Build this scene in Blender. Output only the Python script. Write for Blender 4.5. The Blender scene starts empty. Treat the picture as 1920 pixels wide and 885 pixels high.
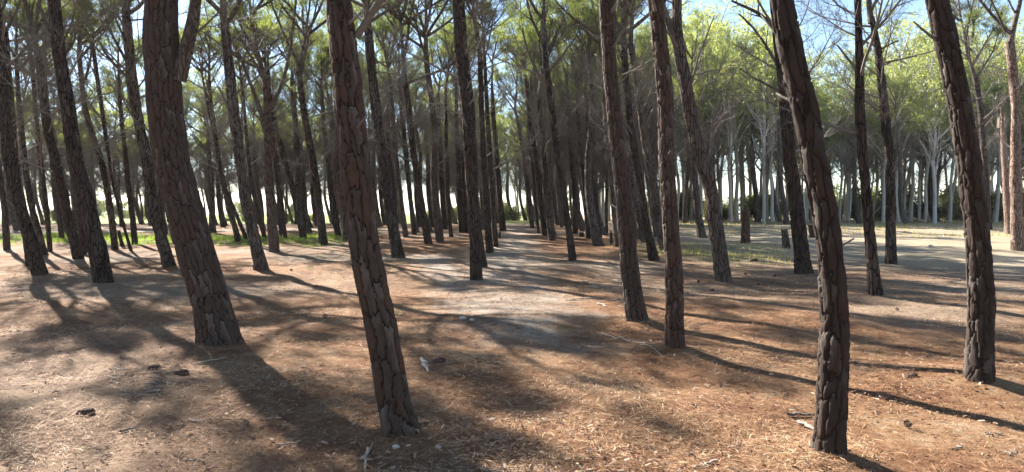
import bpy, math, random, time
import numpy as np
T0 = time.time()
rad = math.radians
# ------------------------------------------------------------------ camera, sky, sun, exposure
S = bpy.context.scene
COL = S.collection
FPX, EYE, PITCH = 1250.0, 1.6, rad(1.95)
cam_d = bpy.data.cameras.new('camera'); cam = bpy.data.objects.new('camera', cam_d); COL.objects.link(cam)
cam_d.sensor_width = 36; cam_d.lens = 36*FPX/1920; cam_d.clip_start = .05; cam_d.clip_end = 8000
cam.location = (0, 0, EYE); cam.rotation_euler = (rad(90)-PITCH, 0, 0)
S.camera = cam
SUN_AZ, SUN_EL = rad(43), rad(36)          # azimuth to the left of the viewing direction (+Y)
W = bpy.data.worlds.new('World'); S.world = W; W.use_nodes = True
nt = W.node_tree; nt.nodes.clear()
sky = nt.nodes.new('ShaderNodeTexSky'); sky.sky_type = 'NISHITA'; sky.sun_disc = False
sky.sun_elevation = SUN_EL; sky.sun_rotation = -SUN_AZ; sky.air_density = 1.0; sky.dust_density = .15; sky.ozone_density = 1.6
bg = nt.nodes.new('ShaderNodeBackground'); bg.inputs[1].default_value = .06
wo = nt.nodes.new('ShaderNodeOutputWorld')
nt.links.new(sky.outputs[0], bg.inputs[0]); nt.links.new(bg.outputs[0], wo.inputs[0])
sd = bpy.data.lights.new('sun', 'SUN'); sd.energy = 5.0; sd.angle = rad(.55); sd.color = (1, .95, .87)
sun = bpy.data.objects.new('sun', sd); COL.objects.link(sun)
sun.rotation_euler = (rad(90)-SUN_EL, 0, math.pi+SUN_AZ)   # light travels (+x, -y, -z)
S.view_settings.view_transform = 'Standard'; S.view_settings.look = 'None'
S.view_settings.exposure = 2.25; S.view_settings.gamma = 1
S.render.engine = 'CYCLES'
S.cycles.max_bounces = 8; S.cycles.diffuse_bounces = 4; S.cycles.transmission_bounces = 6; S.cycles.glossy_bounces = 2
S.cycles.use_denoising = True

# ------------------------------------------------------------------ small maths
def ray(px, py):
    u, v = (px-960)/FPX, -(py-442.5)/FPX
    c, s = math.cos(PITCH), math.sin(PITCH)
    return np.array([u, c+v*s, -s+v*c])
def _h(i, j, k):
    n = (i*73856093 ^ j*19349663 ^ k*83492791) & 0x7fffffff
    n = (n*(n*n*15731 % 789221 + 1376312589)) & 0x7fffffff
    return (n % 65536)/32768.0-1
def vn(x, y, z=0.0):
    """value noise, -1..1"""
    x, y, z = np.broadcast_arrays(np.asarray(x, float), np.asarray(y, float), np.asarray(z, float))
    i, j, k = np.floor(x).astype(np.int64), np.floor(y).astype(np.int64), np.floor(z).astype(np.int64)
    a, b, c = x-i, y-j, z-k
    a, b, c = a*a*(3-2*a), b*b*(3-2*b), c*c*(3-2*c)
    r = 0
    for di in (0, 1):
        for dj in (0, 1):
            for dk in (0, 1):
                r = r+_h(i+di, j+dj, k+dk)*(a if di else 1-a)*(b if dj else 1-b)*(c if dk else 1-c)
    return r
def sst(a, b, x):
    t = np.clip((np.asarray(x, float)-a)/(b-a), 0, 1); return t*t*(3-2*t)
MOUNDS = []
def gz(x, y):
    x = np.asarray(x, float); y = np.asarray(y, float)
    z = .70*sst(7, 42, y)+.22*sst(26, 60, y)*sst(6, 18, x)
    near = 1-sst(40, 90, np.hypot(x, y))
    z = z+near*(.055*vn(x/1.5+3.1, y/1.1+7)+.07*vn(x/4.3, y/3.6+2)+.016*vn(x/.45+9, y/.42)+.006*vn(x/.17, y/.17))
    z = z+.10*sst(2.0, 0, np.abs(y-33-.08*x-1.2*np.sin(x*.3)))*sst(9, 13, x)*near
    for mx, my, mr, mh in MOUNDS:
        z = z+mh*np.exp(-((x-mx)**2+(y-my)**2)/(mr*mr))
    return z
def ground(px, py):
    d = ray(px, py); z = 0.0
    for _ in range(60):
        t = (z-EYE)/d[2] if d[2] < -1e-5 else 500
        t = min(max(t, .5), 500)
        z = .6*z+.4*float(gz(d[0]*t, d[1]*t))
    t = (z-EYE)/d[2]
    return np.array([d[0]*t, d[1]*t, float(gz(d[0]*t, d[1]*t))])

# ------------------------------------------------------------------ mesh builders
class MB:
    def __init__(s): s.V = []; s.Q = []; s.T = []; s.A = []; s.n = 0
    def add(s, V, Q=None, T=None, a=0.0):
        V = np.asarray(V, float); s.V.append(V)
        if Q is not None and len(Q): s.Q.append(np.asarray(Q, np.int64)+s.n)
        if T is not None and len(T): s.T.append(np.asarray(T, np.int64)+s.n)
        s.A.append(np.broadcast_to(np.asarray(a, float), (len(V),)).copy()); s.n += len(V)
    def join(s, o, M=None):
        V = np.concatenate(o.V)
        if M is not None: V = V@M[0].T+M[1]
        s.add(V, np.concatenate(o.Q) if o.Q else None, np.concatenate(o.T) if o.T else None, np.concatenate(o.A))
    def mesh(s, name, mat, smooth=True):
        V = np.concatenate(s.V); me = bpy.data.meshes.new(name)
        Q = np.concatenate(s.Q) if s.Q else np.zeros((0, 4), np.int64)
        T = np.concatenate(s.T) if s.T else np.zeros((0, 3), np.int64)
        me.vertices.add(len(V)); me.vertices.foreach_set('co', V.astype(np.float32).ravel())
        nl = Q.size+T.size; me.loops.add(nl)
        me.loops.foreach_set('vertex_index', np.concatenate([Q.ravel(), T.ravel()]).astype(np.int32))
        me.polygons.add(len(Q)+len(T))
        st = np.concatenate([np.arange(len(Q))*4, len(Q)*4+np.arange(len(T))*3]).astype(np.int32)
        me.polygons.foreach_set('loop_start', st)
        me.polygons.foreach_set('use_smooth', np.full(len(Q)+len(T), smooth))
        at = me.attributes.new('tint', 'FLOAT', 'POINT'); at.data.foreach_set('value', np.concatenate(s.A).astype(np.float32))
        me.update(calc_edges=True); me.materials.append(mat)
        return me
def link(name, me, parent=None, loc=None):
    o = bpy.data.objects.new(name, me); COL.objects.link(o)
    if parent is not None: o.parent = parent
    if loc is not None: o.location = tuple(map(float, loc))
    return o
def tag(o, label=None, cat=None, group=None, kind=None):
    if label: o['label'] = label
    if cat: o['category'] = cat
    if group: o['group'] = group
    if kind: o['kind'] = kind
    return o
def thing(name, loc, label, cat, group=None):
    return tag(link(name, None, None, loc), label, cat, group)
def resample(P, R, step):
    P = np.asarray(P, float); R = np.asarray(R, float)
    d = np.r_[0, np.cumsum(np.linalg.norm(np.diff(P, axis=0), axis=1))]
    n = max(3, int(round(d[-1]/step))+1); u = np.linspace(0, d[-1], n)
    # smooth interpolation (Catmull-like via repeated averaging of a linear resample)
    Q = np.stack([np.interp(u, d, P[:, k]) for k in range(3)], 1); r = np.interp(u, d, R)
    m = max(1, int(.22/step))
    for _ in range(m*2):
        Q[1:-1] = .25*Q[:-2]+.5*Q[1:-1]+.25*Q[2:]; r[1:-1] = .25*r[:-2]+.5*r[1:-1]+.25*r[2:]
    return Q, r, u
def frames(P):
    T = np.gradient(P, axis=0); T /= np.linalg.norm(T, axis=1)[:, None]+1e-9
    X = np.zeros_like(P); x = np.array([1., 0, 0]) if abs(T[0, 0]) < .9 else np.array([0, 1., 0])
    for i in range(len(P)):
        x = x-T[i]*x.dot(T[i]); x /= np.linalg.norm(x)+1e-9; X[i] = x
    return T, X, np.cross(T, X)
def ringquads(n, m):
    i = np.arange(n-1)[:, None]*m; j = np.arange(m)[None]; k = (j+1) % m
    return np.stack([i+j, i+k, i+m+k, i+m+j], -1).reshape(-1, 4)
def tube(mb, P, R, m=5, a=0.0, cap=False, disp=None):
    P = np.asarray(P, float); R = np.asarray(R, float)
    T, X, Y = frames(P); th = np.arange(m)*2*math.pi/m
    D = X[:, None]*np.cos(th)[None, :, None]+Y[:, None]*np.sin(th)[None, :, None]
    rr = R[:, None]+(0 if disp is None else disp(th))
    V = P[:, None]+D*rr[..., None]; n = len(P)
    V = V.reshape(-1, 3); Q = ringquads(n, m); Tt = None
    if cap:
        V = np.vstack([V, P[-1]+T[-1]*R[-1]*.25]); b = (n-1)*m
        Tt = [[b+j, b+(j+1) % m, n*m] for j in range(m)]
    mb.add(V, Q, Tt, a)

# ------------------------------------------------------------------ materials
def mat(name):
    m = bpy.data.materials.new(name); m.use_nodes = True; n = m.node_tree; n.nodes.clear()
    return m, n, n.nodes.new, n.links.new
def ramp(new, stops):
    r = new('ShaderNodeValToRGB'); e = r.color_ramp.elements
    e[0].position, e[0].color = stops[0][0], (*stops[0][1], 1)
    e[1].position, e[1].color = stops[-1][0], (*stops[-1][1], 1)
    for p, c in stops[1:-1]:
        q = e.new(p); q.color = (*c, 1)
    return r
def noise(new, lk, vec, scale, detail=3, rough=.6):
    n = new('ShaderNodeTexNoise'); n.inputs['Scale'].default_value = scale
    n.inputs['Detail'].default_value = detail; n.inputs['Roughness'].default_value = rough
    if vec is not None: lk(vec, n.inputs['Vector'])
    return n.outputs['Fac']
def mixc(new, lk, f, a, b, mode='MIX'):
    m = new('ShaderNodeMix'); m.data_type = 'RGBA'; m.blend_type = mode
    if hasattr(f, 'links') or not isinstance(f, (int, float)): lk(f, m.inputs[0])
    else: m.inputs[0].default_value = f
    for v, s in ((a, m.inputs[6]), (b, m.inputs[7])):
        if isinstance(v, tuple): s.default_value = (*v, 1)
        else: lk(v, s)
    return m.outputs[2]
def math_(new, lk, op, a, b=None, clamp=False):
    m = new('ShaderNodeMath'); m.operation = op; m.use_clamp = clamp
    for v, s in ((a, m.inputs[0]), (b, m.inputs[1])):
        if v is None: continue
        if isinstance(v, (int, float)): s.default_value = v
        else: lk(v, s)
    return m.outputs[0]
def mapr(new, lk, v, a, b, c=0., d=1.):
    m = new('ShaderNodeMapRange'); lk(v, m.inputs[0])
    for i, q in enumerate((a, b, c, d)): m.inputs[i+1].default_value = q
    return m.outputs[0]
def scaled(new, lk, sc, src='Object', warp=0.0):
    tc = new('ShaderNodeTexCoord'); mp = new('ShaderNodeMapping'); mp.inputs['Scale'].default_value = sc
    lk(tc.outputs[src], mp.inputs['Vector']); v = mp.outputs[0]
    if warp:
        n = new('ShaderNodeTexNoise'); n.inputs['Scale'].default_value = 9; lk(v, n.inputs['Vector'])
        a = new('ShaderNodeVectorMath'); a.operation = 'SCALE'; a.inputs['Scale'].default_value = warp; lk(n.outputs['Color'], a.inputs[0])
        b = new('ShaderNodeVectorMath'); lk(v, b.inputs[0]); lk(a.outputs[0], b.inputs[1]); v = b.outputs[0]
    return v
def finish(m, new, lk, col, rough=.9, bump=None, dist=.01, strength=1.0, spec=.15):
    p = new('ShaderNodeBsdfPrincipled'); o = new('ShaderNodeOutputMaterial')
    if isinstance(col, tuple): p.inputs['Base Color'].default_value = (*col, 1)
    else: lk(col, p.inputs['Base Color'])
    p.inputs['Roughness'].default_value = rough; p.inputs['Specular IOR Level'].default_value = spec
    if bump is not None:
        b = new('ShaderNodeBump'); b.inputs['Distance'].default_value = dist; b.inputs['Strength'].default_value = strength
        lk(bump, b.inputs['Height']); lk(b.outputs[0], p.inputs['Normal'])
    lk(p.outputs[0], o.inputs[0]); return m

def bark_mat(name, c_plate, c_red, c_pale, c_fur, vs=16, furrow=True):
    m, n, new, lk = mat(name)
    v = scaled(new, lk, (1, 1, .21), warp=.10)
    vf = scaled(new, lk, (1, 1, .22))
    big = noise(new, lk, vf, 5, 3)
    fine = noise(new, lk, vf, 60, 5, .7)
    oi = new('ShaderNodeObjectInfo')
    sh = math_(new, lk, 'ADD', big, math_(new, lk, 'MULTIPLY', math_(new, lk, 'SUBTRACT', oi.outputs['Random'], .5), .35))
    r = ramp(new, [(.26, c_pale), (.45, c_plate), (.56, c_plate), (.72, c_red)]); lk(sh, r.inputs[0])
    col = mixc(new, lk, mapr(new, lk, fine, .3, .7, 0, .75), r.outputs[0], tuple(.45*x for x in c_plate))
    h = math_(new, lk, 'MULTIPLY', fine, .35)
    if furrow:
        vo = new('ShaderNodeTexVoronoi'); vo.feature = 'DISTANCE_TO_EDGE'; vo.inputs['Scale'].default_value = vs; lk(v, vo.inputs['Vector'])
        e = mapr(new, lk, vo.outputs[0], .0, .16)
        e2 = mapr(new, lk, vo.outputs[0], .02, .10)
        col = mixc(new, lk, e2, c_fur, col)
        h = math_(new, lk, 'ADD', h, e)
    return finish(m, new, lk, col, .92, h, .03 if furrow else .022, 1.0)
M_bark = bark_mat('pine_bark', (.085, .062, .049), (.105, .060, .043), (.19, .155, .128), (.014, .010, .009))
M_plate = bark_mat('pine_bark_plate', (.088, .064, .051), (.108, .062, .044), (.19, .16, .135), (.03, .02, .018), furrow=False)
M_plate_dark = bark_mat('dark_bark_plate', (.055, .041, .034), (.065, .042, .033), (.14, .118, .10), (.03, .02, .018), furrow=False)
M_fur = finish(*(lambda t: (t[0], t[2], t[3]))(mat('bark_furrow')), (.026, .018, .015), .95)
M_grey = bark_mat('grey_pine_bark', (.16, .125, .105), (.17, .11, .085), (.27, .23, .20), (.03, .022, .018))
M_rosy = bark_mat('rosy_pale_bark', (.33, .225, .175), (.32, .17, .12), (.46, .38, .32), (.09, .055, .042), vs=20)
M_limb = bark_mat('pine_limb_bark', (.19, .155, .13), (.20, .14, .11), (.27, .235, .20), (.07, .055, .045), vs=24)
M_dead = bark_mat('dead_branch_bark', (.21, .185, .16), (.19, .145, .12), (.31, .28, .25), (.06, .05, .042), furrow=False)
M_euc = bark_mat('smooth_pale_bark', (.56, .52, .46), (.44, .36, .30), (.70, .67, .61), (.2, .16, .13), furrow=False)
M_stump = bark_mat('stump_wood', (.15, .095, .068), (.17, .085, .055), (.24, .175, .13), (.05, .03, .02), vs=14)

def leaf_mat(name, ca, cb, cc, trans=.45):
    m, n, new, lk = mat(name)
    at = new('ShaderNodeAttribute'); at.attribute_name = 'tint'
    oi = new('ShaderNodeObjectInfo')
    r = ramp(new, [(0, ca), (.5, cb), (1, cc)])
    lk(math_(new, lk, 'ADD', math_(new, lk, 'MULTIPLY', at.outputs['Fac'], .65), math_(new, lk, 'MULTIPLY', oi.outputs['Random'], .35)), r.inputs[0])
    d = new('ShaderNodeBsdfDiffuse'); t = new('ShaderNodeBsdfTranslucent'); x = new('ShaderNodeMixShader'); x.inputs[0].default_value = trans
    lk(r.outputs[0], d.inputs[0])
    tcol = mixc(new, lk, 1.0, r.outputs[0], (1.9, 1.75, .75), 'MULTIPLY'); lk(tcol, t.inputs[0])
    lk(d.outputs[0], x.inputs[1]); lk(t.outputs[0], x.inputs[2])
    g = new('ShaderNodeBsdfGlossy'); g.inputs['Roughness'].default_value = .42; g.inputs[0].default_value = (.8, .85, .8, 1)
    y = new('ShaderNodeMixShader'); y.inputs[0].default_value = .045; lk(x.outputs[0], y.inputs[1]); lk(g.outputs[0], y.inputs[2])
    o = new('ShaderNodeOutputMaterial'); lk(y.outputs[0], o.inputs[0]); return m
M_needle = leaf_mat('pine_needles', (.085, .125, .052), (.135, .172, .074), (.21, .23, .11), .58)
M_leaf = leaf_mat('pale_tree_leaves', (.14, .18, .085), (.21, .25, .12), (.32, .35, .19), .62)
M_shrub = leaf_mat('shrub_leaves', (.065, .095, .04), (.10, .125, .055), (.17, .18, .09), .4)
M_grass = leaf_mat('grass_blades', (.10, .19, .03), (.15, .24, .045), (.24, .27, .09))
M_dry = leaf_mat('dry_grass_blades', (.22, .22, .09), (.33, .29, .14), (.42, .36, .20))

def litter_mat(name, stops, rough=.8):
    m, n, new, lk = mat(name)
    at = new('ShaderNodeAttribute'); at.attribute_name = 'tint'
    r = ramp(new, stops); lk(at.outputs['Fac'], r.inputs[0])
    return finish(m, new, lk, r.outputs[0], rough, spec=.3)
M_litter = litter_mat('fallen_needles', [(0, (.07, .030, .016)), (.4, (.21, .095, .046)), (.72, (.37, .215, .11)), (1, (.60, .48, .31))])
M_chip = litter_mat('bark_flakes', [(0, (.10, .06, .045)), (.5, (.20, .12, .075)), (.85, (.31, .21, .14)), (1, (.48, .37, .27))])
M_stone = finish(*(lambda t: (t[0], t[2], t[3]))(mat('pale_stone')), (.50, .46, .40), .85)
M_cone = litter_mat('pine_cone_scales', [(0, (.03, .02, .015)), (1, (.14, .09, .06))])
def wood_mat():
    m, n, new, lk = mat('weathered_stick')
    v = scaled(new, lk, (1, 1, 1)); f = noise(new, lk, v, 30, 4)
    r = ramp(new, [(.3, (.28, .21, .16)), (.6, (.50, .42, .33))]); lk(f, r.inputs[0])
    return finish(m, new, lk, r.outputs[0], .85, f, .004)
M_stick = wood_mat()
def dark_chunk_mat():
    m, n, new, lk = mat('dark_bark_chunk')
    v = scaled(new, lk, (1, 1, 1)); f = noise(new, lk, v, 40, 4)
    r = ramp(new, [(.3, (.035, .022, .018)), (.65, (.11, .065, .05))]); lk(f, r.inputs[0])
    return finish(m, new, lk, r.outputs[0], .9, f, .01)
M_chunk = dark_chunk_mat()

def ground_mat():
    m, n, new, lk = mat('forest_floor')
    tc = new('ShaderNodeTexCoord'); P = tc.outputs['Object']
    n1 = noise(new, lk, P, .9, 4, .65); n2 = noise(new, lk, P, 7, 5, .7); n3 = noise(new, lk, P, 45, 6, .75); n4 = noise(new, lk, P, .23, 3)
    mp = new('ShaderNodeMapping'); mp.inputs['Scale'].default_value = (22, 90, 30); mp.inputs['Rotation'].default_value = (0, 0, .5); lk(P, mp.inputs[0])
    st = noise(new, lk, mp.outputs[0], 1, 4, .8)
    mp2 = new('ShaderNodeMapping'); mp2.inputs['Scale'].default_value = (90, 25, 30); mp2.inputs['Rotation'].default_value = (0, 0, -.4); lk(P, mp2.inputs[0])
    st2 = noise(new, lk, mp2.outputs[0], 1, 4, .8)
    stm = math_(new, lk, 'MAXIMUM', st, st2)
    A = lambda nm: (lambda a: (setattr(a, 'attribute_name', nm), a.outputs['Fac'])[1])(new('ShaderNodeAttribute'))
    path, grass, field, dry, gray = A('path'), A('grass'), A('field'), A('dry'), A('gray')
    r = ramp(new, [(.32, (.085, .036, .018)), (.44, (.22, .102, .048)), (.56, (.365, .215, .115)), (.70, (.55, .43, .285))])
    lk(math_(new, lk, 'ADD', math_(new, lk, 'MULTIPLY', n1, .55), math_(new, lk, 'MULTIPLY', n2, .45)), r.inputs[0])
    c = r.outputs[0]
    c = mixc(new, lk, mapr(new, lk, gray, 0, 1, 0, .75), c, mixc(new, lk, n2, (.24, .20, .155), (.42, .36, .28)))
    c = mixc(new, lk, math_(new, lk, 'MULTIPLY', mapr(new, lk, path, 0, 1, 0, 1.1), mapr(new, lk, n2, .35, .62, .35, 1)), c, mixc(new, lk, n2, (.35, .305, .25), (.55, .49, .41)))
    c = mixc(new, lk, mapr(new, lk, dry, 0, 1, 0, .8), c, mixc(new, lk, n2, (.38, .315, .205), (.56, .48, .34)))
    gf = math_(new, lk, 'MULTIPLY', grass, mapr(new, lk, n2, .38, .55))
    c = mixc(new, lk, gf, c, mixc(new, lk, n3, (.09, .15, .035), (.20, .25, .08)))
    c = mixc(new, lk, field, c, mixc(new, lk, n4, (.22, .30, .07), (.34, .36, .13)))
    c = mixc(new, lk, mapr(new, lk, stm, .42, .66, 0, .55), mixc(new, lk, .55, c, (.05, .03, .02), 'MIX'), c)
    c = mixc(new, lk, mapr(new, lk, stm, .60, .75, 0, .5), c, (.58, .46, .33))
    h = math_(new, lk, 'ADD', math_(new, lk, 'MULTIPLY', stm, .5), math_(new, lk, 'MULTIPLY', n3, .6))
    return finish(m, new, lk, c, .95, h, .03, 1.0, .1)
M_ground = ground_mat()

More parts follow.
